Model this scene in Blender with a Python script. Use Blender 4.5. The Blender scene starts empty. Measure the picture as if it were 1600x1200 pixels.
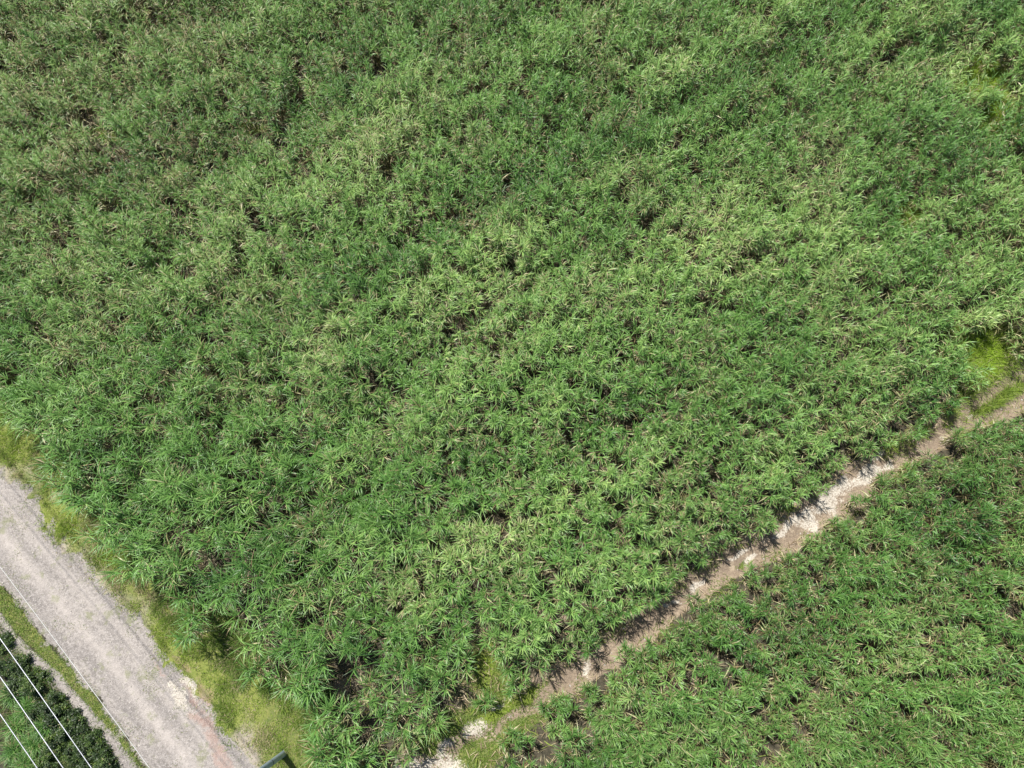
import bpy, math
import numpy as np
from math import radians
rng = np.random.default_rng(7)
SC = bpy.context.scene
COL = SC.collection

# ------------------------------------------------------------------ camera
CH, PITCH, FPX = 30.0, 16.0, 1110.0            # drone height (m), tilt off straight-down, focal length in px of a 1600 px wide frame
cd = bpy.data.cameras.new('camera'); cam = bpy.data.objects.new('camera', cd); COL.objects.link(cam)
cd.sensor_width = 36.0; cd.lens = 36.0 * FPX / 1600.0; cd.clip_end = 2000; cd.clip_start = 0.5
cam.location = (0, 0, CH); cam.rotation_euler = (radians(PITCH), 0, 0)
SC.camera = cam

# ------------------------------------------------------------------ light
SUN_EL = 61.0
sh = np.array([0.64, -0.768]); sh /= np.linalg.norm(sh)       # the way shadows fall on the ground
w = bpy.data.worlds.new('World'); SC.world = w; w.use_nodes = True
nt = w.node_tree; nt.nodes.clear()
sky = nt.nodes.new('ShaderNodeTexSky'); sky.sky_type = 'NISHITA'; sky.sun_disc = False
sky.sun_elevation = radians(SUN_EL); sky.sun_rotation = math.atan2(-sh[0], -sh[1])
bg = nt.nodes.new('ShaderNodeBackground'); bg.inputs[1].default_value = 0.075
wo = nt.nodes.new('ShaderNodeOutputWorld')
nt.links.new(sky.outputs[0], bg.inputs[0]); nt.links.new(bg.outputs[0], wo.inputs[0])
ld = bpy.data.lights.new('sun', 'SUN'); ld.energy = 5.0; ld.angle = radians(0.7); ld.color = (1, 0.965, 0.91)
sun = bpy.data.objects.new('sun', ld); COL.objects.link(sun)
ce, se = math.cos(radians(SUN_EL)), math.sin(radians(SUN_EL))
from mathutils import Vector
sun.rotation_euler = Vector((sh[0]*ce, sh[1]*ce, -se)).to_track_quat('-Z', 'Y').to_euler()
sun.location = (-20, 20, 60)
SC.view_settings.view_transform = 'Standard'; SC.view_settings.look = 'None'
SC.view_settings.exposure = 0.77; SC.view_settings.gamma = 1.0

# ------------------------------------------------------------------ survey: pixel of the photo <-> point of the ground
_t = radians(PITCH)
FV = np.array([0, math.sin(_t), -math.cos(_t)]); UV = np.array([0, math.cos(_t), math.sin(_t)]); RV = np.array([1., 0, 0]); CV = np.array([0, 0, CH])
def G(x, y, h=0.0):
    d = FV + RV*((x-800)/FPX) + UV*((600-y)/FPX)
    return CV + d*((h-CH)/d[2])
def PX(P):
    d = P - CV; z = d @ FV
    return 800 + FPX*(d @ RV)/z, 600 - FPX*(d @ UV)/z, z
def GP(pts, h=0.0): return np.array([G(x, y, h)[:2] for x, y in pts])

# ------------------------------------------------------------------ helpers
def tag(o, label=None, cat=None, group=None, kind=None):
    if label: o['label'] = label
    if cat: o['category'] = cat
    if group: o['group'] = group
    if kind: o['kind'] = kind
    return o
def mesh_obj(name, verts, faces_flat, nper, mats, attrs=None, fattrs=None, parent=None, smooth=False, mat_idx=None):
    """numpy mesh: faces all of nper corners"""
    me = bpy.data.meshes.new(name)
    nv = len(verts); nf = len(faces_flat)//nper
    me.vertices.add(nv); me.vertices.foreach_set('co', np.ascontiguousarray(verts, dtype=np.float32).ravel())
    me.loops.add(len(faces_flat)); me.loops.foreach_set('vertex_index', np.ascontiguousarray(faces_flat, dtype=np.int32))
    me.polygons.add(nf); me.polygons.foreach_set('loop_start', np.arange(0, nf*nper, nper, dtype=np.int32))
    if smooth: me.polygons.foreach_set('use_smooth', np.ones(nf, dtype=bool))
    if mat_idx is not None: me.polygons.foreach_set('material_index', mat_idx.astype(np.int32))
    for k, v in (attrs or {}).items():
        a = me.attributes.new(k, 'FLOAT', 'POINT'); a.data.foreach_set('value', np.ascontiguousarray(v, dtype=np.float32))
    for k, v in (fattrs or {}).items():
        a = me.attributes.new(k, 'FLOAT', 'FACE'); a.data.foreach_set('value', np.ascontiguousarray(v, dtype=np.float32))
    me.update(calc_edges=True)
    for m in (mats if isinstance(mats, (list, tuple)) else [mats]): me.materials.append(m)
    o = bpy.data.objects.new(name, me); COL.objects.link(o)
    if parent: o.parent = parent
    return o
class Noise:
    """smooth value noise on a lattice"""
    def __init__(s, seed, n=256): s.t = np.random.default_rng(seed).random((n, n)); s.n = n
    def at(s, x, y):
        xi = np.floor(x).astype(int); yi = np.floor(y).astype(int); fx = x-xi; fy = y-yi
        fx = fx*fx*(3-2*fx); fy = fy*fy*(3-2*fy); n = s.n
        a = s.t[xi % n, yi % n]; b = s.t[(xi+1) % n, yi % n]; c = s.t[xi % n, (yi+1) % n]; d = s.t[(xi+1) % n, (yi+1) % n]
        return (a*(1-fx)+b*fx)*(1-fy) + (c*(1-fx)+d*fx)*fy
    def fbm(s, x, y, f, octv=4):
        r = 0; a = .5; tot = 0
        for k in range(octv): r = r + a*s.at(x*f+17.3*k, y*f-9.1*k); tot += a; a *= .5; f *= 2.03
        return r/tot
N1, N2, N3, N4 = Noise(1), Noise(2), Noise(3), Noise(4)
def sstep(a, b, x):
    t = np.clip((x-a)/(b-a), 0, 1); return t*t*(3-2*t)
def polydist(P, L, val=None):
    """signed distance of points P to the open polyline L (left of it positive); optionally an interpolated value"""
    best = np.full(len(P), 1e9); sg = np.zeros(len(P)); vv = np.zeros(len(P)); s0 = 0; ss = np.zeros(len(P))
    for i in range(len(L)-1):
        a, b = L[i], L[i+1]; d = b-a; ln = np.linalg.norm(d)
        t = np.clip(((P-a) @ d)/(ln*ln), 0, 1); q = a + t[:, None]*d; dist = np.linalg.norm(P-q, axis=1)
        cr = d[0]*(P[:, 1]-a[1]) - d[1]*(P[:, 0]-a[0])
        m = dist < best
        best = np.where(m, dist, best); sg = np.where(m, np.sign(cr), sg); ss = np.where(m, s0+t*ln, ss)
        if val is not None: vv = np.where(m, val[i]*(1-t)+val[i+1]*t, vv)
        s0 += ln
    return best*sg, vv, ss
def ext(L, a=60, b=60):
    """lengthen a polyline past both ends"""
    d0 = L[0]-L[min(3, len(L)-1)]; d0 /= np.linalg.norm(d0); d1 = L[-1]-L[-4 if len(L) > 3 else 0]; d1 /= np.linalg.norm(d1)
    return np.vstack([L[0]+d0*a, L, L[-1]+d1*b])

# ------------------------------------------------------------------ plan of the place (all lines run from upper left to lower right)
ROAD_R = ext(GP([(0,722),(40,768),(70,800),(100,850),(135,885),(180,925),(215,968),(257,1030),(327,1107),(373,1158),(401,1195)]))
ROAD_L = ext(GP([(0,915),(24,940),(65,996),(87,1022),(121,1053),(150,1090),(217,1190)]))
STRIP_L = ext(GP([(0,955),(28,990),(65,1027),(108,1070),(147,1113),(184,1157),(208,1190)]))
DIRT_L = ext(GP([(0,966),(20,988),(39,1016),(72,1042),(104,1081),(121,1098),(152,1131),(180,1163),(199,1196)]))
CANE_W = ext(GP([(-20,618),(22,666),(60,705),(121,774),(152,826),(184,857),(208,889),(233,939),(275,985),(325,1000),(352,1035),(387,1070),(467,1102),(480,1153),(500,1195)], 0.9))
TRK = [(1640,577,40),(1600,602,38),(1540,638,31),(1490,667,19),(1440,702,13),(1370,730,20),(1310,778,27),(1240,825,27),(1180,860,22),
       (1130,890,15),(1070,930,17),(1000,985,18),(930,1030,21),(860,1075,20),(812,1108,23),(745,1144,26),(690,1185,32),(640,1225,36)]
TRK_C = ext(GP([(x, y) for x, y, h in TRK]))
TRK_W = np.array([TRK[0][2]] + [t[2] for t in TRK] + [45.])/42.0
ROWDIR = G(1300, 780)[:2]-G(900, 1045)[:2]; ROWDIR /= np.linalg.norm(ROWDIR)
ROADDIR = (G(0, 720)-G(400, 1195))[:2]; ROADDIR /= np.linalg.norm(ROADDIR)
ROADN = np.array([-ROADDIR[1], ROADDIR[0]])     # to the left-below side of the road

def blobs(px, py, L):
    v = np.zeros(len(px))
    for (cx, cy, rx, ry, ang) in L:
        a = radians(ang); dx, dy = px-cx, py-cy
        u = (dx*math.cos(a)+dy*math.sin(a))/rx; q = (-dx*math.sin(a)+dy*math.cos(a))/ry
        v = np.maximum(v, np.clip(1.6-np.sqrt(u*u+q*q), 0, 1))
    return v
WHITE = [(1312,762,26,14,-50),(1300,785,20,16,-50),(1345,746,18,4,-38),(1370,712,13,5,-15),(1382,729,14,5,-25),(1240,815,34,8,-38),(1266,812,18,13,-60),(1222,832,18,6,-38),(1350,742,30,10,-38),(1150,868,20,3.5,-30),(1290,796,20,5,-40),
         (1172,872,15,5,-40),(1090,912,13,7,-40),(1084,922,6,9,0),(1050,942,12,4,-35),(742,1142,14,12,-40),(778,1102,12,4,-40),(655,1194,32,10,-10),(690,1172,22,7,-38),
         (913,1047,6,13,-20),(1522,652,8,4,-10),(1475,680,9,4,60),(280,1086,25,10,55),(298,1072,18,7,50),(262,1070,9,6,40),(700,1196,30,14,0)]
RED = [(305,1090,40,6,52),(325,1080,26,12,55),(307,1118,14,8,60),(248,1045,26,4,52),(330,1160,30,9,55),(290,1040,20,8,50),(345,1190,30,12,55),(320,1130,26,7,55)]
MUD = [(1000,985,66,13,-33),(890,1062,60,13,-33),(850,1090,40,10,-38),(1550,606,66,9,-35),(1565,642,56,11,-30),(1210,842,50,9,-36),(1330,760,60,20,-38),(940,1030,50,12,-33),
       (1390,722,50,16,-25),(530,1078,34,11,-28),(872,975,16,11,-50),(700,1172,46,12,-38),(745,1150,30,6,-38),(800,1122,50,7,-38),(1105,915,40,8,-35),(1255,815,64,22,-38),(1115,870,9,16,-15),(505,1090,22,7,-30)]
GREENS = [(812,1106,50,17,-38),(752,1135,66,30,-38),(700,1150,38,24,-50),(762,1055,22,48,-5),(800,1140,60,15,-38),(750,1180,50,22,-38),(850,1108,24,9,-38),(668,1165,16,14,0),(1565,621,50,7,-32),(1530,552,48,48,0),(770,1090,44,14,-38),
          (1525,120,34,30,0),(1556,180,28,38,0),(1415,342,24,18,0),(485,172,18,12,0),(160,212,20,8,0),(1350,8,14,14,0),(395,200,24,7,0),(1440,880,8,8,0),(960,1090,10,8,0),
          (1162,882,12,4,-30),(1235,795,8,4,0)]
YEL = [(1537,552,26,22,0),(1540,575,20,14,0),(1530,124,26,20,0),(790,1105,30,8,-38),(760,1040,12,26,0),(825,1090,24,8,-38),(490,176,10,7,0),(1556,182,20,28,0),(765,1120,26,10,-38),(165,214,10,4,0)]
NOCANE = [(530,1078,36,16,-28),(872,975,18,13,-50),(762,1055,15,44,-5),(752,1112,40,22,-38),(700,1146,30,22,-50),(1533,555,26,28,0),(1525,128,20,17,0),(1556,180,17,24,0),
          (1415,342,14,10,0),(485,176,14,9,0),(478,275,16,9,-20),(615,285,12,10,0),(417,360,12,9,0),(160,208,14,7,0),(152,196,10,7,0),(395,202,18,6,0),(600,128,10,8,0),(85,700,16,20,0),
          (352,970,10,26,-30),(330,1010,14,12,0),(505,1090,20,8,-30),(1375,480,8,7,0),(240,40,8,6,0),(1085,355,7,7,0),(185,262,8,9,0),(1120,875,8,14,0),(1520,590,24,26,0),(720,1090,14,22,-20),
          (95,715,16,16,0),(378,975,14,40,-22),(395,1030,10,12,0),(740,1015,7,14,0),(790,1060,8,18,0)]

# ------------------------------------------------------------------ materials
def new_mat(name):
    m = bpy.data.materials.new(name); m.use_nodes = True; m.node_tree.nodes.clear(); return m, m.node_tree
def nd(t, kind, **kw):
    n = t.nodes.new(kind)
    for k, v in kw.items(): setattr(n, k, v)
    return n
def attr(t, name): n = nd(t, 'ShaderNodeAttribute'); n.attribute_name = name; return n.outputs['Fac']
def mixc(t, f, a, b):
    n = nd(t, 'ShaderNodeMix', data_type='RGBA')
    for s, v in ((n.inputs[0], f), (n.inputs[6], a), (n.inputs[7], b)):
        if isinstance(v, (float, int)): s.default_value = v
        elif isinstance(v, tuple): s.default_value = (*v, 1)
        else: t.links.new(v, s)
    return n.outputs[2]
def mth(t, op, a, b=0.0, clamp=False):
    n = nd(t, 'ShaderNodeMath', operation=op, use_clamp=clamp)
    for s, v in ((n.inputs[0], a), (n.inputs[1], b)):
        if isinstance(v, (float, int)): s.default_value = v
        else: t.links.new(v, s)
    return n.outputs[0]
def mapr(t, v, a, b, c=0.0, d=1.0):
    n = nd(t, 'ShaderNodeMapRange', interpolation_type='SMOOTHSTEP'); t.links.new(v, n.inputs[0])
    for i, x in enumerate((a, b, c, d)): n.inputs[i+1].default_value = x
    return n.outputs[0]
def noise(t, vec, scale, detail=4, rough=.6, dist=0.0):
    n = nd(t, 'ShaderNodeTexNoise'); n.inputs['Scale'].default_value = scale; n.inputs['Detail'].default_value = detail
    n.inputs['Roughness'].default_value = rough; n.inputs['Distortion'].default_value = dist; t.links.new(vec, n.inputs['Vector']); return n.outputs['Fac']

def leaf_mat(name, cols, dryc, rough=.42, trans=.28, spec=.5):
    """cols: stops (pos, rgb) over the per-leaf attribute 'tone'; 'dry' blends to straw"""
    m, t = new_mat(name)
    r = nd(t, 'ShaderNodeValToRGB'); t.links.new(attr(t, 'tone'), r.inputs[0]); cr = r.color_ramp
    while len(cr.elements) < len(cols): cr.elements.new(.5)
    for e, (p, c) in zip(cr.elements, cols): e.position = p; e.color = (*c, 1)
    d = nd(t, 'ShaderNodeValToRGB'); t.links.new(attr(t, 'tone'), d.inputs[0])
    while len(d.color_ramp.elements) < len(dryc): d.color_ramp.elements.new(.5)
    for e, (p, c) in zip(d.color_ramp.elements, dryc): e.position = p; e.color = (*c, 1)
    c = mixc(t, attr(t, 'dry'), r.outputs[0], d.outputs[0])
    geo = nd(t, 'ShaderNodeNewGeometry'); nz = noise(t, geo.outputs['Position'], 9.0, 2)
    c = mixc(t, mapr(t, nz, .3, .75, 0, .12), c, (.12, .15, .05))
    p = nd(t, 'ShaderNodeBsdfPrincipled'); t.links.new(c, p.inputs['Base Color']); p.inputs['Roughness'].default_value = rough; p.inputs['Specular IOR Level'].default_value = spec
    tr = nd(t, 'ShaderNodeBsdfTranslucent'); hs = nd(t, 'ShaderNodeHueSaturation'); hs.inputs['Saturation'].default_value = 1.15; hs.inputs['Value'].default_value = 1.25
    t.links.new(c, hs.inputs['Color']); t.links.new(hs.outputs[0], tr.inputs[0])
    mx = nd(t, 'ShaderNodeMixShader'); mx.inputs[0].default_value = trans; t.links.new(p.outputs[0], mx.inputs[1]); t.links.new(tr.outputs[0], mx.inputs[2])
    o = nd(t, 'ShaderNodeOutputMaterial'); t.links.new(mx.outputs[0], o.inputs[0]); return m
DRYC = [(0, (.17, .11, .055)), (.5, (.33, .26, .14)), (1, (.54, .48, .29))]
M_CANE = leaf_mat('cane_leaf', [(0, (.026, .088, .015)), (.45, (.098, .222, .042)), (.8, (.205, .348, .088)), (1, (.34, .46, .14))], DRYC, rough=.46, spec=.45, trans=.2)
M_GRASS = leaf_mat('verge_grass', [(0, (.065, .125, .022)), (.4, (.13, .205, .035)), (.75, (.20, .275, .040)), (1, (.27, .41, .03))], [(0, (.27, .19, .12)), (.5, (.42, .33, .21)), (1, (.55, .47, .33))], rough=.6, spec=.3)
M_SHRUB = leaf_mat('shrub_leaf', [(0, (.014, .032, .007)), (.5, (.038, .076, .014)), (1, (.13, .20, .035))], DRYC, rough=.5)

def simple(name, c1, c2, scale, rough, metal=0.0, bump=.0):
    m, t = new_mat(name); tc = nd(t, 'ShaderNodeTexCoord'); n = noise(t, tc.outputs['Object'], scale, 5)
    p = nd(t, 'ShaderNodeBsdfPrincipled'); t.links.new(mixc(t, mapr(t, n, .3, .7), c1, c2), p.inputs['Base Color'])
    p.inputs['Roughness'].default_value = rough; p.inputs['Metallic'].default_value = metal
    if bump:
        b = nd(t, 'ShaderNodeBump'); b.inputs['Strength'].default_value = bump; b.inputs['Distance'].default_value = .01; t.links.new(n, b.inputs['Height']); t.links.new(b.outputs[0], p.inputs['Normal'])
    o = nd(t, 'ShaderNodeOutputMaterial'); t.links.new(p.outputs[0], o.inputs[0]); return m
M_STALK = simple('cane_stalk', (.16, .17, .06), (.30, .24, .12), 8, .6)
M_STEM = simple('shrub_stem', (.12, .08, .05), (.22, .16, .10), 14, .8)
M_POLE = simple('weathered_galvanised_steel', (.27, .35, .43), (.40, .48, .56), 5, .42, .35, .3)
M_BAND = simple('dark_steel_band', (.06, .07, .08), (.10, .11, .12), 20, .5, .5)
M_WIRE = simple('bare_aluminium_wire', (.25, .26, .285), (.33, .34, .365), 3, .35, .25)
M_WIRE2 = simple('dull_neutral_wire', (.34, .34, .32), (.42, .42, .40), 3, .45, .1)
M_CERAM = simple('insulator_porcelain', (.20, .10, .06), (.26, .13, .08), 6, .2)
M_STONE = simple('pale_limestone', (.24, .22, .195), (.38, .35, .31), 6, .9, 0, .5)

def ground_mat():
    m, t = new_mat('ground_surface')
    geo = nd(t, 'ShaderNodeNewGeometry'); P = geo.outputs['Position']
    fine = noise(t, P, 16, 6, .7); mid = noise(t, P, 3.2, 5, .65); big = noise(t, P, .55, 4, .6); tiny = noise(t, P, 60, 3, .7)
    # stretched along the road: tyre wear
    mp = nd(t, 'ShaderNodeMapping'); mp.vector_type = 'TEXTURE'; mp.inputs['Rotation'].default_value = (0, 0, math.atan2(ROADDIR[1], ROADDIR[0])); mp.inputs['Scale'].default_value = (6.0, 1.0, 1.0)
    t.links.new(P, mp.inputs['Vector']); wear = noise(t, mp.outputs[0], 2.2, 4, .6)
    # field soil and litter
    soil = mixc(t, mapr(t, mid, .35, .68), (.034, .032, .022), (.085, .074, .050))
    soil = mixc(t, mapr(t, fine, .5, .75, 0, .7), soil, (.16, .13, .09))
    soil = mixc(t, mapr(t, tiny, .56, .7, 0, .4), soil, (.05, .04, .03))
    # gravel of the road
    gr = mixc(t, mapr(t, wear, .35, .65), (.215, .194, .178), (.325, .292, .262))
    mid2 = noise(t, P, 7.0, 5, .75); gr = mixc(t, mapr(t, mid2, .42, .62, 0, .8), gr, (.155, .138, .125))
    gr = mixc(t, mapr(t, fine, .48, .66, 0, .85), gr, (.41, .375, .345))
    gr = mixc(t, mapr(t, tiny, .50, .66, 0, .7), gr, (.13, .12, .115))
    gr = mixc(t, mth(t, 'MULTIPLY', attr(t, 'lane'), mapr(t, mid, .3, .6, .5, 1)), gr, (.43, .385, .345))
    # grass turf underneath the blades
    turf = mixc(t, mapr(t, mid, .3, .7), (.085, .12, .03), (.17, .18, .05))
    turf = mixc(t, mapr(t, fine, .5, .74, 0, .8), turf, (.27, .22, .13))
    turf = mixc(t, mth(t, 'MULTIPLY', attr(t, 'yellow'), .7), turf, (.20, .23, .05))
    turf = mixc(t, mth(t, 'MULTIPLY', attr(t, 'bare'), mapr(t, big, .3, .6, .6, 1)), turf, (.31, .27, .22))
    weedy = noise(t, P, 1.4, 5, .7); gr = mixc(t, mapr(t, weedy, .54, .66, 0, .55), gr, (.17, .18, .085))
    def edge(a, lo=.36, hi=.62, amt=.55):
        v = mth(t, 'ADD', attr(t, a), mth(t, 'MULTIPLY', mth(t, 'SUBTRACT', mth(t, 'ADD', mth(t, 'MULTIPLY', fine, .45), mth(t, 'MULTIPLY', mid, .55)), .5), amt*2))
        return mapr(t, v, lo, hi)
    c = mixc(t, edge('turf'), soil, turf)
    mud = mixc(t, mapr(t, fine, .35, .7), (.16, .122, .090), (.31, .245, .175))
    mud = mixc(t, mapr(t, big, .42, .62, 0, .45), mud, (.15, .115, .085))
    mud = mixc(t, mapr(t, mid, .5, .72, 0, .6), mud, (.40, .325, .235))
    c = mixc(t, edge('mud'), c, mud)
    c = mixc(t, edge('gravel', .40, .60, .6), c, gr)
    red = mixc(t, mapr(t, fine, .35, .65), (.24, .13, .095), (.34, .235, .195))
    c = mixc(t, mth(t, 'MULTIPLY', edge('red', .38, .95, 1.1), .6), c, red)
    wh = mixc(t, mapr(t, fine, .35, .6), (.26, .225, .18), (.47, .43, .365))
    c = mixc(t, edge('white', .38, .85, 1.7), c, wh)
    p = nd(t, 'ShaderNodeBsdfPrincipled'); p.inputs['Roughness'].default_value = .92; p.inputs['Specular IOR Level'].default_value = .2
    t.links.new(c, p.inputs['Base Color'])
    h = mth(t, 'ADD', mth(t, 'MULTIPLY', fine, 1.0), mth(t, 'MULTIPLY', tiny, .3))
    b = nd(t, 'ShaderNodeBump'); b.inputs['Strength'].default_value = .8; b.inputs['Distance'].default_value = .05; t.links.new(h, b.inputs['Height']); t.links.new(b.outputs[0], p.inputs['Normal'])
    o = nd(t, 'ShaderNodeOutputMaterial'); t.links.new(p.outputs[0], o.inputs[0]); return m
M_GROUND = ground_mat()

# ------------------------------------------------------------------ zone functions
def zones(P):
    n = len(P); P3 = np.column_stack([P, np.zeros(n)]); px, py, _ = PX(P3)
    z = {}; z['cx'], z['cy'], _ = PX(P3+np.array([0, 0, 1.1]))
    wx = px + 26*(N1.fbm(P[:, 0]+3, P[:, 1]+5, 1.5, 3)-.5); wy = py + 26*(N2.fbm(P[:, 0]+8, P[:, 1]+1, 1.5, 3)-.5)
    rag = (N1.fbm(P[:, 0], P[:, 1], .9, 4)-.5); rag2 = (N4.fbm(P[:, 0]+30, P[:, 1]+11, 3.2, 4)-.5)
    dR = polydist(P, ROAD_R)[0]; dL = polydist(P, ROAD_L)[0]; dS = polydist(P, STRIP_L)[0]; dD = polydist(P, DIRT_L)[0]; dC = polydist(P, CANE_W)[0]
    dT, wT, sT = polydist(P, TRK_C, TRK_W)
    # polylines go down-right: left of travel = up-right side (positive)
    z['gravel'] = sstep(.34, -.34, dR+rag*.7+rag2*1.1)*sstep(-.3, .3, dL+rag*.3+rag2*.8)
    z['gravel'] = np.maximum(z['gravel'], .8*sstep(.22, -.16, dS+rag*.3)*sstep(-.62, -.2, dD+rag*.4))
    verge = sstep(-.9, -.3, dR)*sstep(.9, -.2, dC)
    strip = sstep(.2, -.2, dL)*sstep(-.2, .2, dS)
    z['dR'], z['dL'], z['dS'], z['dD'], z['dC'], z['dT'], z['wT'], z['sT'] = dR, dL, dS, dD, dC, dT, wT, sT
    z['rag'] = rag
    on = sstep(1.8, 1.1, np.abs(dT)/np.maximum(wT, .1)+rag*.9)
    g = blobs(wx, wy, GREENS)
    z['mud'] = np.maximum(on*.75*(1-.75*g), blobs(wx, wy, MUD))
    tg = np.maximum(g, sstep(.62, .75, N2.fbm(P[:, 0], P[:, 1], .35, 3))*.45)
    z['turf'] = np.clip(np.maximum(np.maximum(verge, strip), tg), 0, 1)
    z['turf'] = np.where((dD < -.1), .25+.2*N3.at(P[:, 0]*1.3, P[:, 1]*1.3), z['turf'])
    z['yellow'] = np.maximum(blobs(wx, wy, YEL), verge*sstep(.35, .6, N3.fbm(P[:, 0], P[:, 1], .5, 3))*.8)
    z['white'] = blobs(wx, wy, WHITE)*.85; z['red'] = blobs(wx, wy, RED)*.8
    s = dL/np.maximum(dL-dR, .1)                      # 0 at the left edge, 1 at the right edge
    z['lane'] = np.clip(np.exp(-((s-.42)/.09)**2)+.8*np.exp(-((s-.72)/.07)**2), 0, 1)*.6*z['gravel']
    z['px'], z['py'] = px, py
    z['bare'] = sstep(.8, .05, dR+rag*1.8)*sstep(.42, .62, N4.fbm(P[:, 0], P[:, 1], .7, 4))*(dR > -.6)
    return z
def height(P, z):
    h = (N1.fbm(P[:, 0], P[:, 1], .7, 5)-.5)*.10 + (N2.fbm(P[:, 0], P[:, 1], 3.1, 4)-.5)*.035
    q = z['dT']/np.maximum(z['wT'], .15)
    h = h - .16*np.exp(-(q/.8)**2)*(.5+N3.at(P[:, 0]*.8, P[:, 1]*.8)) - .07*np.exp(-((np.abs(q)-.6)/.25)**2)
    h = h + z['gravel']*(-.02 + .035*(N4.fbm(P[:, 0]*1.0, P[:, 1]*1.0, 1.9, 4)-.5)) - z['lane']*.05
    h = h - .35*sstep(-.2, -1.6, z['dD'])             # ditch side below the road
    edge = np.minimum.reduce([P[:, 0]+34, 34-P[:, 0], P[:, 1]+14, 46-P[:, 1]])
    return h*sstep(0, 2, edge)

# ------------------------------------------------------------------ ground, road, track (one grid shared out cell by cell)
def build_ground():
    st = .12; xs = np.arange(-34, 34.01, st); ys = np.arange(-14, 46.01, st)
    xs[-1] = 34; ys[-1] = 46
    X, Y = np.meshgrid(xs, ys); P = np.column_stack([X.ravel(), Y.ravel()]); z = zones(P); H = height(P, z)
    V = np.column_stack([P, H]); nx, ny = len(xs), len(ys)
    i = np.arange(ny-1)[:, None]*nx + np.arange(nx-1)[None, :]; F = np.stack([i, i+1, i+nx+1, i+nx], -1).reshape(-1, 4)
    c = F[:, 0]
    road = (z['gravel'][c] > .5) & (z['dL'][c] > -.3)
    shoulder = (z['gravel'][c] > .4) & ~road
    track = (np.abs(z['dT'][c]) < z['wT'][c]*1.0) & (z['mud'][c]+z['white'][c] > .35) & ~road & (z['dC'][c] > 0.2)
    rest = ~(road | track | shoulder)
    out = []
    for nm, mk in (('ground', rest), ('road', road), ('dirt_track', track), ('dirt_shoulder', shoulder)):
        f = F[mk]; u, inv = np.unique(f, return_inverse=True)
        o = mesh_obj(nm, V[u], inv.reshape(-1), 4, M_GROUND, attrs={k: z[k][u] for k in ('gravel', 'mud', 'turf', 'yellow', 'white', 'red', 'lane', 'bare')}, smooth=True)
        tag(o, kind='structure'); out.append(o)
    # the sheet runs on to the horizon round the surveyed piece: joined into the ground object
    me = out[0].data
    import bmesh
    bm = bmesh.new(); bm.from_mesh(me)
    R = 900; a = [bm.verts.new(v) for v in ((-34,-14,0),(34,-14,0),(34,46,0),(-34,46,0))]; b = [bm.verts.new(v) for v in ((-R,-R,0),(R,-R,0),(R,R,0),(-R,R,0))]
    for k in range(4): bm.faces.new((b[k], b[(k+1) % 4], a[(k+1) % 4], a[k]))
    bm.to_mesh(me); bm.free()
build_ground()
def hz(P): return height(P, zones(P))

# ------------------------------------------------------------------ leaves
def leaves(B, az, e0, L, W, droop, K, roll, bend, powr=1.4, tipw=.06):
    """curved tapering strips; returns verts (n,K+1,2,3)"""
    n = len(B); V = np.zeros((n, K+1, 2, 3)); p = B.copy()
    for k in range(K+1):
        tt = k/K; el = e0 - droop*tt**powr; a = az + bend*tt
        T = np.stack([np.cos(el)*np.cos(a), np.cos(el)*np.sin(a), np.sin(el)], 1)
        S = np.stack([-np.sin(a), np.cos(a), np.zeros(n)], 1)
        Nn = np.cross(T, S); r = roll*(.3+.9*tt)
        S2 = S*np.cos(r)[:, None] + Nn*np.sin(r)[:, None]
        wd = W*(min(1, .45+2.2*tt))*max(tipw, (1-tt**2.2))*.5
        V[:, k, 0] = p - S2*wd[:, None]; V[:, k, 1] = p + S2*wd[:, None]
        p = p + T*(L/K)[:, None]
    return V
def strip_faces(n, K):
    b = np.arange(n)[:, None]*(2*(K+1)) + np.arange(K)[None, :]*2
    return np.stack([b, b+1, b+3, b+2], -1).reshape(-1)
def prisms(A, Bt, r0, r1, sides=4):
    """tapering stalks from A to Bt"""
    n = len(A); th = np.arange(sides)*2*math.pi/sides; ring = np.stack([np.cos(th), np.sin(th), 0*th], 1)
    V = np.concatenate([A[:, None]+ring[None]*r0[:, None, None], Bt[:, None]+ring[None]*r1[:, None, None]], 1)
    b = np.arange(n)[:, None]*2*sides; k = np.arange(sides)[None]; k2 = (k+1) % sides
    F = np.stack([b+k, b+k2, b+k2+sides, b+k+sides], -1).reshape(-1); return V.reshape(-1, 3), F

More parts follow.
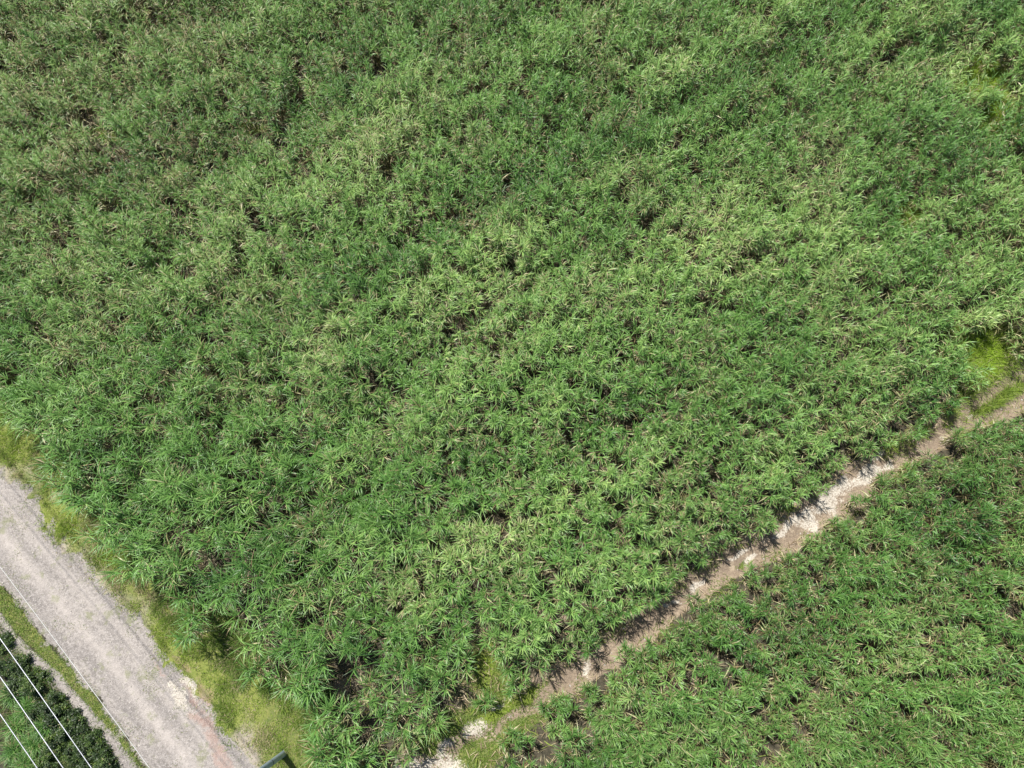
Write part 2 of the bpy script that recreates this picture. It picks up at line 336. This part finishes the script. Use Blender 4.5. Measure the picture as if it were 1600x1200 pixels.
def cane_geometry(C, size, tone, dryp, r, ls, K=5, nst=(4, 7), lpa=13, lean=None):
    """C: clump base points (n,3).  Leaf strips, tone/dry per face, stalk mesh"""
    n = len(C); ns = r.integers(nst[0], nst[1]+1, n); ci = np.repeat(np.arange(n), ns); m = len(ci)
    a = r.random(m)*2*math.pi; rad = .03+.15*np.sqrt(r.random(m))*size[ci]*ls[ci]
    base = C[ci].copy(); base[:, 0] += np.cos(a)*rad; base[:, 1] += np.sin(a)*rad
    hgt = size[ci]*(.95+.75*r.random(m)); sl = rad*.9+.12*r.random(m); la = a + r.normal(0, .7, m)
    top = base + np.column_stack([np.cos(la)*sl, np.sin(la)*sl, hgt])
    if lean is not None: top[:, :2] += lean[ci]*hgt[:, None]
    nl = r.integers(lpa-2, lpa+2, m); si = np.repeat(np.arange(m), nl); q = len(si)
    u = r.random(q); t0 = .72+.30*u                                       # where along the stalk the leaf leaves
    B = base[si] + (top-base)[si]*t0[:, None]
    az = np.where(r.random(q) < .8, a[si]+r.normal(0, .95, q), r.random(q)*2*math.pi)
    e0 = radians(22)+radians(48)*np.clip((t0-.72)/.3, 0, 1)+r.normal(0, .12, q)
    L = (.40+.34*r.random(q))*(.40+.65*size[ci][si])*ls[ci][si]; W = .023+.018*r.random(q)
    droop = radians(45)+radians(60)*r.random(q)
    dry = (r.random(q) < dryp[ci][si]*(1.6-1.2*u)).astype(float)*(.55+.45*r.random(q)); dry = np.maximum(dry, np.clip(dryp[ci][si]-.05, 0, .3)*.9*r.random(q))
    tn = np.clip(tone[ci][si] + r.normal(0, .11, q) + .22*(u-.5), 0, 1)
    # hanging dead leaves lower down the stalk
    nd_ = r.integers(1, 3, m); sj = np.repeat(np.arange(m), nd_); q2 = len(sj)
    t2 = .25+.45*r.random(q2); B2 = base[sj]+(top-base)[sj]*t2[:, None]
    B = np.vstack([B, B2]); az = np.r_[az, r.random(q2)*6.283]; e0 = np.r_[e0, radians(10)+r.normal(0, .4, q2)]; L = np.r_[L, .3+.4*r.random(q2)]
    W = np.r_[W, .03+.02*r.random(q2)]; droop = np.r_[droop, radians(40)+radians(60)*r.random(q2)]; dry = np.r_[dry, .5+.5*r.random(q2)]; tn = np.r_[tn, r.random(q2)]
    nq = len(B); V = leaves(B, az, e0, L, W, droop, K, r.normal(0, .35, nq), r.normal(0, .3, nq))
    V[..., 2] = np.maximum(V[..., 2], .03)
    sv, sf = prisms(base, top, np.full(m, .016), np.full(m, .011), 4)
    return V.reshape(-1, 3), strip_faces(nq, K), np.repeat(tn, K), np.repeat(dry, K), sv, sf

def cane_mask(P, z):
    """where cane stands"""
    ok = (z['dC'] > .30+z['rag']*.5)
    z2 = zones(P*(30/(30-1.0)))
    ok &= (np.abs(z['dT']) > z['wT']*.6) & (np.abs(z2['dT']) > z2['wT']*.84+.18+z2['rag']*1.1) & (z['dT']*z2['dT'] > 0)
    ok &= np.maximum(blobs(z['px'], z['py'], NOCANE), blobs(z['cx'], z['cy'], NOCANE)) < np.where((z['px'] > 1380) & (z['py'] < 620) & (rng.random(len(P)) < .42), 2, .30)
    return ok
# sow rows parallel to the track
ROWN = np.array([-ROWDIR[1], ROWDIR[0]])
def sow():
    a = np.arange(-80, 80, .43); b = np.arange(-80, 80, .67)
    A, Bq = np.meshgrid(a, b); A = A + rng.normal(0, .14, A.shape); Bq = Bq + rng.normal(0, .19, Bq.shape) + .5*np.sin(A*.05)
    P = A.ravel()[:, None]*ROWDIR + Bq.ravel()[:, None]*ROWN
    px, py, _ = PX(np.column_stack([P, np.zeros(len(P))]))
    mg = 170; P = P[(px > -mg) & (px < 1600+mg) & (py > -mg) & (py < 1200+mg)]
    z = zones(P); ok = cane_mask(P, z); big_ = sstep(1000, 380, z['px'])*sstep(380, 850, z['py']); ok &= rng.random(len(P)) > .03+.28*big_
    # thin, broken stand in the corner between road and track
    corner = (z['px'] > 430) & (z['px'] < 860) & (z['py'] > 1010+.15*(z['px']-430)) & (z['dT'] > -9)
    ok &= ~(corner & (rng.random(len(P)) < .30)); ok &= ~((z['dT'] < 0) & False)
    for (x, y) in SPECIAL_XY: ok &= np.linalg.norm(P-G(x, y, .8)[:2], axis=1) > .55
    P = P[ok]; zz = {k: v[ok] for k, v in z.items()}
    return P, zz
# plants that stand apart in the corner by the track, one by one (pixel of the crown, size, dryness, label)
SPECIAL = [((677,1118), 1.05, .18, 'lone sugarcane plant with long spiky leaves standing in bright grass by the track end'),
           ((668,1068), 1.0, .12, 'full sugarcane rosette with pale leaves just above the lone spiky plant by the grass'),
           ((628,1118), 1.0, .10, 'sugarcane plant left of the lone spiky plant, dark gap between the two'),
           ((722,1036), .95, .12, 'sugarcane rosette at the left border of the yellowish grass gap'),
           ((793,1034), .8, .10, 'small sugarcane rosette on the yellowish grass gap, between two larger plants'),
           ((838,1035), 1.0, .15, 'wide sugarcane rosette right of the yellowish grass gap, above the track bend'),
           ((756,1098), .55, .10, 'stunted sugarcane tuft in bright grass above the white sandy spot'),
           ((648,1150), .9, .35, 'yellowing sugarcane plant above the pale sand at the bottom edge'),
           ((588,1068), .9, .15, 'sugarcane plant at the upper right tip of the pinkish bare soil patch'),
           ((508,1128), 1.0, .06, 'dark green sugarcane plant under the pinkish bare soil patch, beside the road verge'),
           ((318,955), 1.25, .03, 'tall lush sugarcane clump jutting over the verge before the grassy notch'),
           ((295,925), 1.2, .03, 'lush sugarcane clump behind the jutting one, at the verge edge'),
           ((345,930), 1.2, .03, 'tall sugarcane clump on the left rim of the dark notch in the field edge'),
           ((408,1048), 1.0, .05, 'dark sugarcane clump at the lower side of the grassy notch')]
SPECIAL_XY = [s[0] for s in SPECIAL]
P, Z = sow()
px, py = Z['px'], Z['py']
big = N1.fbm(P[:, 0]+40, P[:, 1]+40, .16, 3); U_, W_ = P @ ROWDIR, P @ ROWN
med = .5*N2.fbm(P[:, 0]+40, P[:, 1]+40, .6, 3) + .5*N3.fbm(U_*.16+40, W_*.75+40, 1.0, 3)
LS = .60+.26*sstep(1000, 380, px)*sstep(380, 850, py)
size = .56 + .13*(Z['dT'] < 0) + .62*big + 1.25*(med-.32) + rng.normal(0, .09, len(P))
size *= np.where(Z['dC'] < 1.6, 1.05, 1.0); size *= np.where(np.abs(Z['dT'])-Z['wT'] < 1.2, .74, 1.0)
size *= 1+.30*sstep(950, 300, px)*sstep(500, 950, py)
size = np.clip(size, .38, 1.55)
left = sstep(900, 0, px)*sstep(760, 200, py); right = sstep(900, 1600, px)*sstep(600, 0, py)
tone = .405 + .34*(med-.5) + .55*(N4.fbm(U_*.07+60, W_*.55+60, 1.0, 2)-.5) + .42*(N3.fbm(P[:, 0]+9, P[:, 1]+9, .3, 3)-.5) + -.03*left - .07*right + .13*(Z['dT'] < 0) - .06*sstep(350, 0, py) + .05*np.exp(-((px-820)/330)**2-((py-560)/260)**2) + .18*np.exp(-((px-985)/110)**2-((py-1095)/70)**2) + rng.normal(0, .08, len(P))
dryp = np.clip(.04 + .19*left*N4.fbm(P[:, 0], P[:, 1], .3, 3)*2 - .05*right + .18*sstep(.5, .75, N4.fbm(P[:, 0]+70, P[:, 1], .5, 3)), .01, .6)
dryp = np.where(Z['dC'] < 3, dryp*.4, dryp)
tone = tone - .09*sstep(6, 2, Z['dC']) + .30*blobs(px, py, [(1525,560,60,50,0),(1530,150,60,55,0),(1415,342,28,24,0),(485,172,24,16,0)])
hb = height(P, Z)
C = np.column_stack([P, hb-.02])

# ------------------------------------------------------------------ single plants: the ones that show largest in the photo
def cane_plant(c, sz, tn, dp, label, group, seed, lpa=10, lsc=1.0):
    r = np.random.default_rng(seed)
    lv, lf, lt, ldr, sv, sf = cane_geometry(np.zeros((1, 3)), np.array([sz]), np.array([tn]), np.array([dp]), r, np.array([lsc]), K=6, nst=(5, 8), lpa=lpa+3)
    e = bpy.data.objects.new('sugarcane_plant', None); COL.objects.link(e); e.location = c; e.empty_display_size = .2
    tag(e, label, 'sugarcane plant', group)
    mesh_obj('foliage', lv, lf, 4, M_CANE, fattrs={'tone': lt, 'dry': ldr}, parent=e)
    mesh_obj('stalks', sv, sf, 4, M_STALK, parent=e)
    return e
def copy_plant(src, c, rz, s, label, group, wide=1.0):
    e = src.copy(); COL.objects.link(e); e.location = c; e.rotation_euler = (0, 0, rz); e.scale = (s*wide, s*wide, s); e['label'] = label
    if group: e['group'] = group
    elif 'group' in e: del e['group']
    for ch in list(src.children):
        d = ch.copy(); COL.objects.link(d); d.parent = e
    return e
spc = []
for k, ((x, y), sz, dp, lab) in enumerate(SPECIAL):
    g2 = G(x, y, .9*sz)[:2]; h = hz(np.array([g2]))[0]
    cane_plant((g2[0], g2[1], h-.02), sz, .42, dp, lab, 'sugarcane plants standing on the ragged field edge', 100+k, 11)
depth = PX(C+np.array([0, 0, 1.0]))
fx, fy, fz = depth
vis = (fx > 15) & (fx < 1585) & (fy > 15) & (fy < 1190)
near_edge = (Z['dC'] < 1.3) | (np.abs(Z['dT'])-Z['wT'] < 1.2)
score = fz - 3.0*near_edge + 50*(~vis)
ind = np.argsort(score)[:280]; ind = ind[vis[ind]]
protos = {}
def zone_label(i):
    x, y = px[i], py[i]
    if Z['dC'][i] < 1.3 and y < 700: return 'sugarcane clump on the left field edge, above the weedy gap by the verge', 'sugarcane along the upper road verge'
    if Z['dC'][i] < 1.3: return 'sugarcane clump in the outermost line of the field, right beside the gravel road verge', 'sugarcane along the lower road verge'
    if Z['dT'][i] < 0 and abs(Z['dT'][i])-Z['wT'][i] < 1.2: return 'sugarcane clump lining the lower right side of the washed-out dirt track', 'sugarcane lining the track on the lower right'
    if Z['dT'][i] > 0 and abs(Z['dT'][i])-Z['wT'][i] < 1.2: return 'sugarcane clump lining the upper left side of the washed-out dirt track', 'sugarcane lining the track on the upper left'
    if Z['dT'][i] < 0: return 'sugarcane clump in the field beyond the dirt track, away from its edge', 'sugarcane in the lower right field'
    if x < 860 and y > 1000: return 'sugarcane clump of the thin broken stand in the corner between road and track', 'sugarcane in the corner between road and track'
    return 'sugarcane clump inside the big field, in its lower part', 'sugarcane in the lower part of the big field'
# fourteen shapes of clump, each first used where the first of its kind stands
shapes = []
for j, i in enumerate(ind):
    lab, grp = zone_label(i)
    if j < 14:
        e = cane_plant(tuple(C[i]), float(size[i]), float(.28+.025*((j*5) % 14)), float([.04, .08, .14, .2, .06, .1, .05][j % 7]), lab, grp, 500+j, lsc=.72)
        e.scale = (LS[i]/.72, LS[i]/.72, 1); shapes.append((e, size[i]))
    else:
        # the shape whose size and tone suit the place
        k = int(np.argmin([2.2*abs(math.log(size[i]/sz)) + 2.0*abs(tone[i]-(.28+.025*((q*5) % 14))) + .35*rng.random() for q, (_, sz) in enumerate(shapes)]))
        copy_plant(shapes[k][0], tuple(C[i]), float(rng.random()*6.283), float(np.clip(size[i]/shapes[k][1], .8, 1.2)), lab, grp, float(LS[i]/.72))

rest = np.ones(len(P), bool); rest[ind] = False
for nm, mk, lab in (('sugarcane_crop', rest & (Z['dT'] > 0), 'dense green sugarcane crop filling the big field above the dirt track'),
                    ('sugarcane_crop', rest & (Z['dT'] <= 0), 'dense green sugarcane crop filling the lower right field below the dirt track')):
    lv, lf, lt, ldr, sv, sf = cane_geometry(C[mk], size[mk], tone[mk], dryp[mk], np.random.default_rng(31), LS[mk], K=4)
    nf = len(lf)//4
    V = np.vstack([lv, sv]); F = np.r_[lf, sf+len(lv)]; k = len(sf)//4
    o = mesh_obj(nm, V, F, 4, [M_CANE, M_STALK], fattrs={'tone': np.r_[lt, np.zeros(k)], 'dry': np.r_[ldr, np.zeros(k)]}, mat_idx=np.r_[np.zeros(nf), np.ones(k)])
    tag(o, lab, 'sugarcane', kind='stuff'); print('cane', mk.sum(), nf)

# ------------------------------------------------------------------ short grass (uncountable)
def grass(name, label, P, hgt, tn, dry, W=.012, spread=.9, droop=50, seed=5, cat='grass'):
    r = np.random.default_rng(seed); n = len(P); z = zones(P); B = np.column_stack([P, height(P, z)-.005])
    V = leaves(B, r.random(n)*6.283, radians(78)-spread*r.random(n), hgt, W*(.7+.8*r.random(n)), radians(droop)*(.5+r.random(n)), 3, r.normal(0, .5, n), r.normal(0, .4, n))
    o = mesh_obj(name, V.reshape(-1, 3), strip_faces(n, 3), 4, M_GRASS, fattrs={'tone': np.repeat(np.clip(tn, 0, 1), 3), 'dry': np.repeat(dry, 3)})
    return tag(o, label, cat, kind='stuff')
def scatter(n, x0, x1, y0, y1, seed):
    r = np.random.default_rng(seed); P_ = np.column_stack([x0+(x1-x0)*r.random(n), y0+(y1-y0)*r.random(n)]); z = zones(P_)
    k = (z['px'] > -60) & (z['px'] < 1660) & (z['py'] > -60) & (z['py'] < 1260); return P_[k], {a: b[k] for a, b in z.items()}, r
# right verge
Q, q, r = scatter(900000, -26, -3, -10, 10, 11)
dens = np.where((q['dR'] > -.5) & (q['dC'] < 1.1), sstep(-.45, .55, q['dR']+q['rag']*1.3), 0)*np.clip(2.4*N2.fbm(Q[:, 0]+3, Q[:, 1], 2.4, 3)-.6, .04, 1)
dens *= (1-.85*np.clip(q['red']+q['white'], 0, 1))*(1-.75*q['bare'])
k = r.random(len(Q)) < dens; Q = Q[k]; q = {a: b[k] for a, b in q.items()}
g1 = N3.fbm(Q[:, 0], Q[:, 1], .8, 4); nearc = sstep(.9, -.1, q['dC']-.1)
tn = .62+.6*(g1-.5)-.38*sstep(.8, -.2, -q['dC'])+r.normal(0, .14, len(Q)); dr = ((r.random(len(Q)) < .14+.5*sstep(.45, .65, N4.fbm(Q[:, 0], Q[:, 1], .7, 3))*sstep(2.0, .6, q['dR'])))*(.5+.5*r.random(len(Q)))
hh = (.06+.10*r.random(len(Q)))*(1+.8*sstep(.55, .72, N2.fbm(Q[:, 0]+3, Q[:, 1], 2.4, 3)))*(1+.9*sstep(-1.0, .2, q['dC']))
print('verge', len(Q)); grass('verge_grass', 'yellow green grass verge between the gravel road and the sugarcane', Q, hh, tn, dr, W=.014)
# green strip left of the road
Q, q, r = scatter(260000, -24, -8, -11, 4, 12)
dens = sstep(.22, -.12, q['dL']+q['rag']*.5)*sstep(-.2, .12, q['dS']+q['rag']*.3)*(.5+.6*N2.fbm(Q[:, 0], Q[:, 1], 2, 3))
k = r.random(len(Q)) < dens; Q = Q[k]
print('strip', len(Q)); grass('grass_strip', 'narrow bright green grass strip along the left side of the gravel road', Q, .07+.09*r.random(len(Q)), .42+r.normal(0, .16, len(Q)), (r.random(len(Q)) < .12)*.8, W=.014)
# tufts on the road
Q, q, r = scatter(700000, -26, -7, -11, 10, 13)
tuft = sstep(.60, .70, N2.fbm(Q[:, 0]+5, Q[:, 1]+3, 1.3, 4))+.03*sstep(.45, .6, N4.fbm(Q[:, 0], Q[:, 1], .5, 3))
k = (q['gravel'] > .3) & (r.random(len(Q)) < tuft*.14); Q = Q[k]
print('tufts', len(Q)); grass('road_weeds', 'thin olive weeds scattered over the middle of the gravel road', Q, .03+.05*r.random(len(Q)), .45+r.normal(0, .2, len(Q)), (r.random(len(Q)) < .35)*.8, W=.011, cat='weeds')
# grass in and beside the track, and in gaps of the fields
Q, q, r = scatter(3200000, -34, 34, -12, 44, 14)
gb = blobs(q['px'], q['py'], GREENS); yb = blobs(q['px'], q['py'], YEL)
tside = sstep(.5, .1, np.abs(np.abs(q['dT'])-q['wT']-.05))*sstep(.40, .55, N3.fbm(Q[:, 0], Q[:, 1], 1.2, 3))*.7
dens = np.maximum(gb, tside)*(1-.9*np.clip(q['white'], 0, 1))*(1-.85*np.clip(q['mud']*1.3-.5, 0, 1))*(q['dC'] > 0)
k = r.random(len(Q)) < dens; Q = Q[k]; gb = gb[k]; yb = yb[k]; up = q['px'][k] > 1380
print('patch', len(Q)); grass('grass_patches', 'bright green and yellow grass growing along the dirt track and in gaps of the crop', Q, (.08+.12*r.random(len(Q)))*(1+2.2*up),
      .44+.36*yb+.22*up+r.normal(0, .14, len(Q)), (r.random(len(Q)) < .05)*.7, W=.016)
# leaf litter and low weeds on the field floor
Q, q, r = scatter(520000, -34, 34, -12, 44, 15)
k = (q['dC'] > .2) & (np.abs(q['dT']) > q['wT']*.8) & (r.random(len(Q)) < .3); Q = Q[k]
o = grass('leaf_litter', 'dead sugarcane leaves lying on the floor of the field between the plants', Q, .2+.35*r.random(len(Q)), r.random(len(Q)), np.where(r.random(len(Q)) < .8, .95, .1), W=.03, spread=1.4, droop=25, cat='leaf litter')
# stones and clods on the track
def stones(name, label, pts, seed, s0, s1, mat):
    r = np.random.default_rng(seed); n = len(pts); z = zones(pts); B = np.column_stack([pts, height(pts, z)])
    o8 = np.array([[-1,-1,-.5],[1,-1,-.5],[1,1,-.5],[-1,1,-.5],[-.6,-.6,.7],[.6,-.6,.7],[.6,.6,.7],[-.6,.6,.7]])
    s = (s0+(s1-s0)*r.random(n)**2.5)[:, None, None]; V = o8[None]*(1+r.normal(0, .22, (n, 8, 3)))*s; a = r.random(n)*6.28
    X = V[..., 0]*np.cos(a)[:, None]-V[..., 1]*np.sin(a)[:, None]; Y = V[..., 0]*np.sin(a)[:, None]+V[..., 1]*np.cos(a)[:, None]
    V = np.stack([X, Y, V[..., 2]*.7], -1)+B[:, None]
    f = np.array([[0,3,2,1],[4,5,6,7],[0,1,5,4],[1,2,6,5],[2,3,7,6],[3,0,4,7]])
    F = (np.arange(n)[:, None, None]*8+f[None]).reshape(-1)
    return tag(mesh_obj(name, V.reshape(-1, 3), F, 4, mat), label, 'stones', kind='stuff')
Q, q, r = scatter(260000, -26, 34, -12, 18, 16)
k = (r.random(len(Q)) < .04*(q['white'] > .3)+.035*(q['gravel'] > .45)+.06*(q['mud'] > .5)*(np.abs(q['dT']) < q['wT'])); print('stones', k.sum())
stones('loose_stones', 'pale loose stones strewn over the gravel road and the dirt track', Q[k], 3, .008, .045, M_STONE)

# ------------------------------------------------------------------ shrubs below the road, bottom left
def shrub(c, R, H, tn, label, group, seed, cat='shrub', leaf=.066, nleaf=4200, dryf=.012):
    r = np.random.default_rng(seed); e = bpy.data.objects.new('shrub', None); COL.objects.link(e); e.location = c; tag(e, label, cat, group)
    nb = 26; th = r.random(nb)*6.283; el = np.arcsin(r.random(nb)); rr = (.55+.5*r.random(nb))
    tips = np.column_stack([np.cos(th)*np.cos(el)*R*rr, np.sin(th)*np.cos(el)*R*rr, .12*H+np.sin(el)*H*rr])
    root = np.column_stack([r.normal(0, .04, nb), r.normal(0, .04, nb), np.full(nb, -.05)])
    sv, sf = prisms(root, tips, np.full(nb, .014), np.full(nb, .004), 4); mesh_obj('branches', sv, sf, 4, M_STEM, parent=e)
    bi = r.integers(0, nb, nleaf); t = 1-.75*r.random(nleaf)**1.6; B = root[bi]+(tips-root)[bi]*t[:, None]+r.normal(0, .055, (nleaf, 3))
    V = leaves(B, r.random(nleaf)*6.283, r.normal(.35, .5, nleaf), leaf*(.7+.9*r.random(nleaf)), leaf*.55*(.7+.6*r.random(nleaf)), np.full(nleaf, .7), 2, r.normal(0, .5, nleaf), r.normal(0, .3, nleaf))
    bt = r.normal(0, .24, nb)
    mesh_obj('foliage', V.reshape(-1, 3), strip_faces(nleaf, 2), 4, M_SHRUB, fattrs={'tone': np.repeat(np.clip(tn+bt[bi]+r.normal(0, .13, nleaf), 0, 1), 2), 'dry': np.repeat((r.random(nleaf) < dryf)*.9, 2)}, parent=e)
    return e
SHR = [(8,1000,.5,.45,.35,'small dark shrub at the left picture edge, highest of the row below the road'),
       (35,1035,.55,.5,.35,'low dark green shrub right under the dirt shoulder, second from the top of the row'),
       (60,1062,.6,.55,.42,'round dark green shrub under the dirt shoulder, third from the top of the row'),
       (90,1098,.65,.6,.38,'dark green shrub beside the dirt shoulder where the top thick wire crosses'),
       (118,1128,.6,.6,.32,'dense dark shrub beside the dirt shoulder, right of the top thick wire'),
       (145,1155,.6,.55,.36,'dark shrub beside the dirt shoulder close to the bottom edge'),
       (170,1185,.6,.5,.30,'lowest dark shrub beside the dirt shoulder at the bottom edge'),
       (92,1150,.65,.6,.45,'mid green shrub crossed by the top thick wire near the bottom'),
       (128,1190,.65,.6,.40,'mid green shrub at the bottom edge right of the top thick wire'),
       (70,1190,.6,.55,.55,'brighter green shrub at the bottom edge between the two left wires'),
       (55,1108,.45,.4,.3,'thin dark shrub over bare brown soil between the thick wires'),
       (28,1068,.5,.45,.25,'dark shrub left of the row, just above the middle thick wire'), (8,1040,.45,.4,.3,'dark shrub at the left edge between the first and second thick wires'),
       (82,1120,.45,.4,.28,'small dark shrub left of the row, between the first and second thick wires'), (110,1165,.5,.45,.3,'dark shrub right of the first thick wire, second row from the road'),
       (100,1225,.6,.6,.5,None), (150,1230,.6,.6,.4,None), (205,1232,.5,.5,.35,None), (-20,975,.5,.5,.4,None)]
for k, (x, y, R, H, tn, lab) in enumerate(SHR):
    p = G(x-7, y+4, .2)[:2]; h = hz(np.array([p]))[0]
    shrub((p[0], p[1], h), R*(.78+.2*(k % 3)/2), H*(.8+.3*(k % 4)/3), tn, lab or 'dark green shrub just outside the bottom left picture edge', 'dark shrubs in the ditch below the road', 900+k)
# tall light green grass clumps in the corner, one by one
def grass_clump(c, label, seed, n=420, L=.70, tn=.50):
    r = np.random.default_rng(seed); B = np.column_stack([r.normal(0, .10, n), r.normal(0, .10, n), np.full(n, -.02)])
    V = leaves(B, r.random(n)*6.283, radians(85)-r.random(n)*.9, L*(.5+.7*r.random(n)), np.full(n, .020), radians(110)*(.5+.8*r.random(n)), 5, r.normal(0, .4, n), r.normal(0, .4, n))
    o = mesh_obj('grass_clump', V.reshape(-1, 3), strip_faces(n, 5), 4, M_CANE, fattrs={'tone': np.repeat(np.clip(tn+r.normal(0, .15, n), 0, 1), 5), 'dry': np.repeat((r.random(n) < .1)*.8, 5)})
    o.location = c; return tag(o, label, 'grass clump', 'tall grass clumps in the bottom left corner')
for k, (x, y, lab) in enumerate([(6,1088,'light green grass clump at the left edge, uppermost of the tall clumps'), (30,1112,'arching light green grass clump touched by the lower left wires'),
        (12,1140,'grass clump between the two lowest wires at the left edge'), (8,1178,'grass clump at the left edge under the lowest wire'), (40,1168,'arching grass clump right of the lowest wire'),
        (28,1198,'grass clump at the bottom edge under the lowest wire'), (58,1140,'yellowish green grass clump between shrubs and wires')]):
    p = G(x, y, .3)[:2]; grass_clump((p[0], p[1], hz(np.array([p]))[0]), lab, 700+k, tn=.36+.06*(k % 3))
Q, q, r = scatter(420000, -30, -8, -13, 4, 17)
k = (q['dD'] < -.15) & (r.random(len(Q)) < .55*sstep(.34, .56, N2.fbm(Q[:, 0], Q[:, 1], 1.1, 3))); Q = Q[k]
o = grass('ditch_grass', 'rough green undergrowth on the brown soil between the ditch shrubs', Q, .10+.16*r.random(len(Q)), .0+r.normal(0, .12, len(Q)), (r.random(len(Q)) < .2)*.6, W=.016, cat='undergrowth')

# ------------------------------------------------------------------ power line: pole by the road verge, three conductors, one neutral
import bmesh
BASE = G(443, 1178)[:2]; bz = float(hz(np.array([BASE]))[0])
def bm_obj(name, bm, mat, parent, smooth=True):
    me = bpy.data.meshes.new(name); bm.to_mesh(me); bm.free(); me.materials.append(mat)
    if smooth: me.polygons.foreach_set('use_smooth', [True]*len(me.polygons))
    o = bpy.data.objects.new(name, me); COL.objects.link(o)
    if parent: o.parent = parent
    return o
def tube_bm(path, rad, sides=10):
    bm = bmesh.new(); rings = []
    for i, p in enumerate(path):
        p = Vector(p); a = Vector(path[max(i-1, 0)]); b = Vector(path[min(i+1, len(path)-1)]); T = (b-a).normalized()
        s = T.cross(Vector((0, 0, 1))) if abs(T.z) < .95 else T.cross(Vector((1, 0, 0))); s.normalize(); u = s.cross(T)
        rr = rad[i] if hasattr(rad, '__len__') else rad
        rings.append([bm.verts.new(p+(s*math.cos(2*math.pi*k/sides)+u*math.sin(2*math.pi*k/sides))*rr) for k in range(sides)])
    for i in range(len(rings)-1):
        for k in range(sides): bm.faces.new((rings[i][k], rings[i][(k+1) % sides], rings[i+1][(k+1) % sides], rings[i+1][k]))
    bm.faces.new(rings[0][::-1]); bm.faces.new(rings[-1]); bmesh.ops.recalc_face_normals(bm, faces=bm.faces); return bm
pole = bpy.data.objects.new('utility_pole', None); COL.objects.link(pole); pole.location = (BASE[0], BASE[1], bz); pole.rotation_euler = (0, 0, math.atan2(ROADN[1], ROADN[0]))
tag(pole, 'round blue grey metal utility pole planted in the grass verge at the bottom edge', 'utility pole')
LEAN = (.0, .0)
bm_obj('post', tube_bm([(0, 0, -.3), (0, 0, 0), (0, 0, 3.5), (0, 0, 7), (0, 0, 10.6)], [.115, .115, .105, .095, .085], 20), M_POLE, pole)
bm_obj('base_collar', tube_bm([(0, 0, -.1), (0, 0, .02), (0, 0, .03)], [.15, .148, .12], 20), M_BAND, pole)
for zc in (1.5, 6.9): bm_obj('steel_band', tube_bm([(0, 0, zc), (0, 0, zc+.06)], [.116 if zc < 3 else .102]*2, 20), M_BAND, pole)
b = bmesh.new(); bmesh.ops.create_cube(b, size=1); bmesh.ops.scale(b, vec=(1.75, .09, .10), verts=b.verts); bmesh.ops.translate(b, vec=(.62, .13, 9.78), verts=b.verts)
arm = bm_obj('crossarm', b, M_POLE, pole, False)
OFFS = [.23, .76, 1.23]
for of in OFFS:
    bm_obj('insulator', tube_bm([(of, .13, 9.83), (of, .13, 9.86), (of, .13, 9.90), (of, .13, 9.94), (of, .13, 9.99)], [.03, .06, .04, .06, .03], 10), M_CERAM, arm)
def wire(name, off, h0, slope, rad, mat, label, group):
    """strung from the pole both ways; sags in a parabola that leaves the pole with the given slope"""
    D = ROADDIR; span = 52.; sag = slope*span/4; pts = []
    for s in np.r_[np.linspace(-span, 0, 25)[:-1], np.linspace(0, span, 41)]:
        q = abs(s)/span; z = h0 - 4*sag*q*(1-q)
        xy = BASE + ROADN*off + D*s; pts.append((xy[0], xy[1], z+bz))
    return tag(bm_obj(name, tube_bm(pts, rad, 8), mat, None), label, 'power line', group)
GRP = 'overhead power lines crossing the bottom left corner'
wire('power_line', .29, 7.67, .092, .009, M_WIRE2, 'thin pale overhead wire running along the gravel road, nearest the road centre', GRP)
wire('power_line', .23, 10.04, .100, .012, M_WIRE, 'thick white overhead wire, first of the three over the dark shrubs from the right', GRP)
wire('power_line', .76, 10.04, .100, .012, M_WIRE, 'thick white overhead wire, middle one of the three over the dark shrubs', GRP)
wire('power_line', 1.23, 10.02, .085, .012, M_WIRE, 'thick white overhead wire nearest the bottom left corner', GRP)
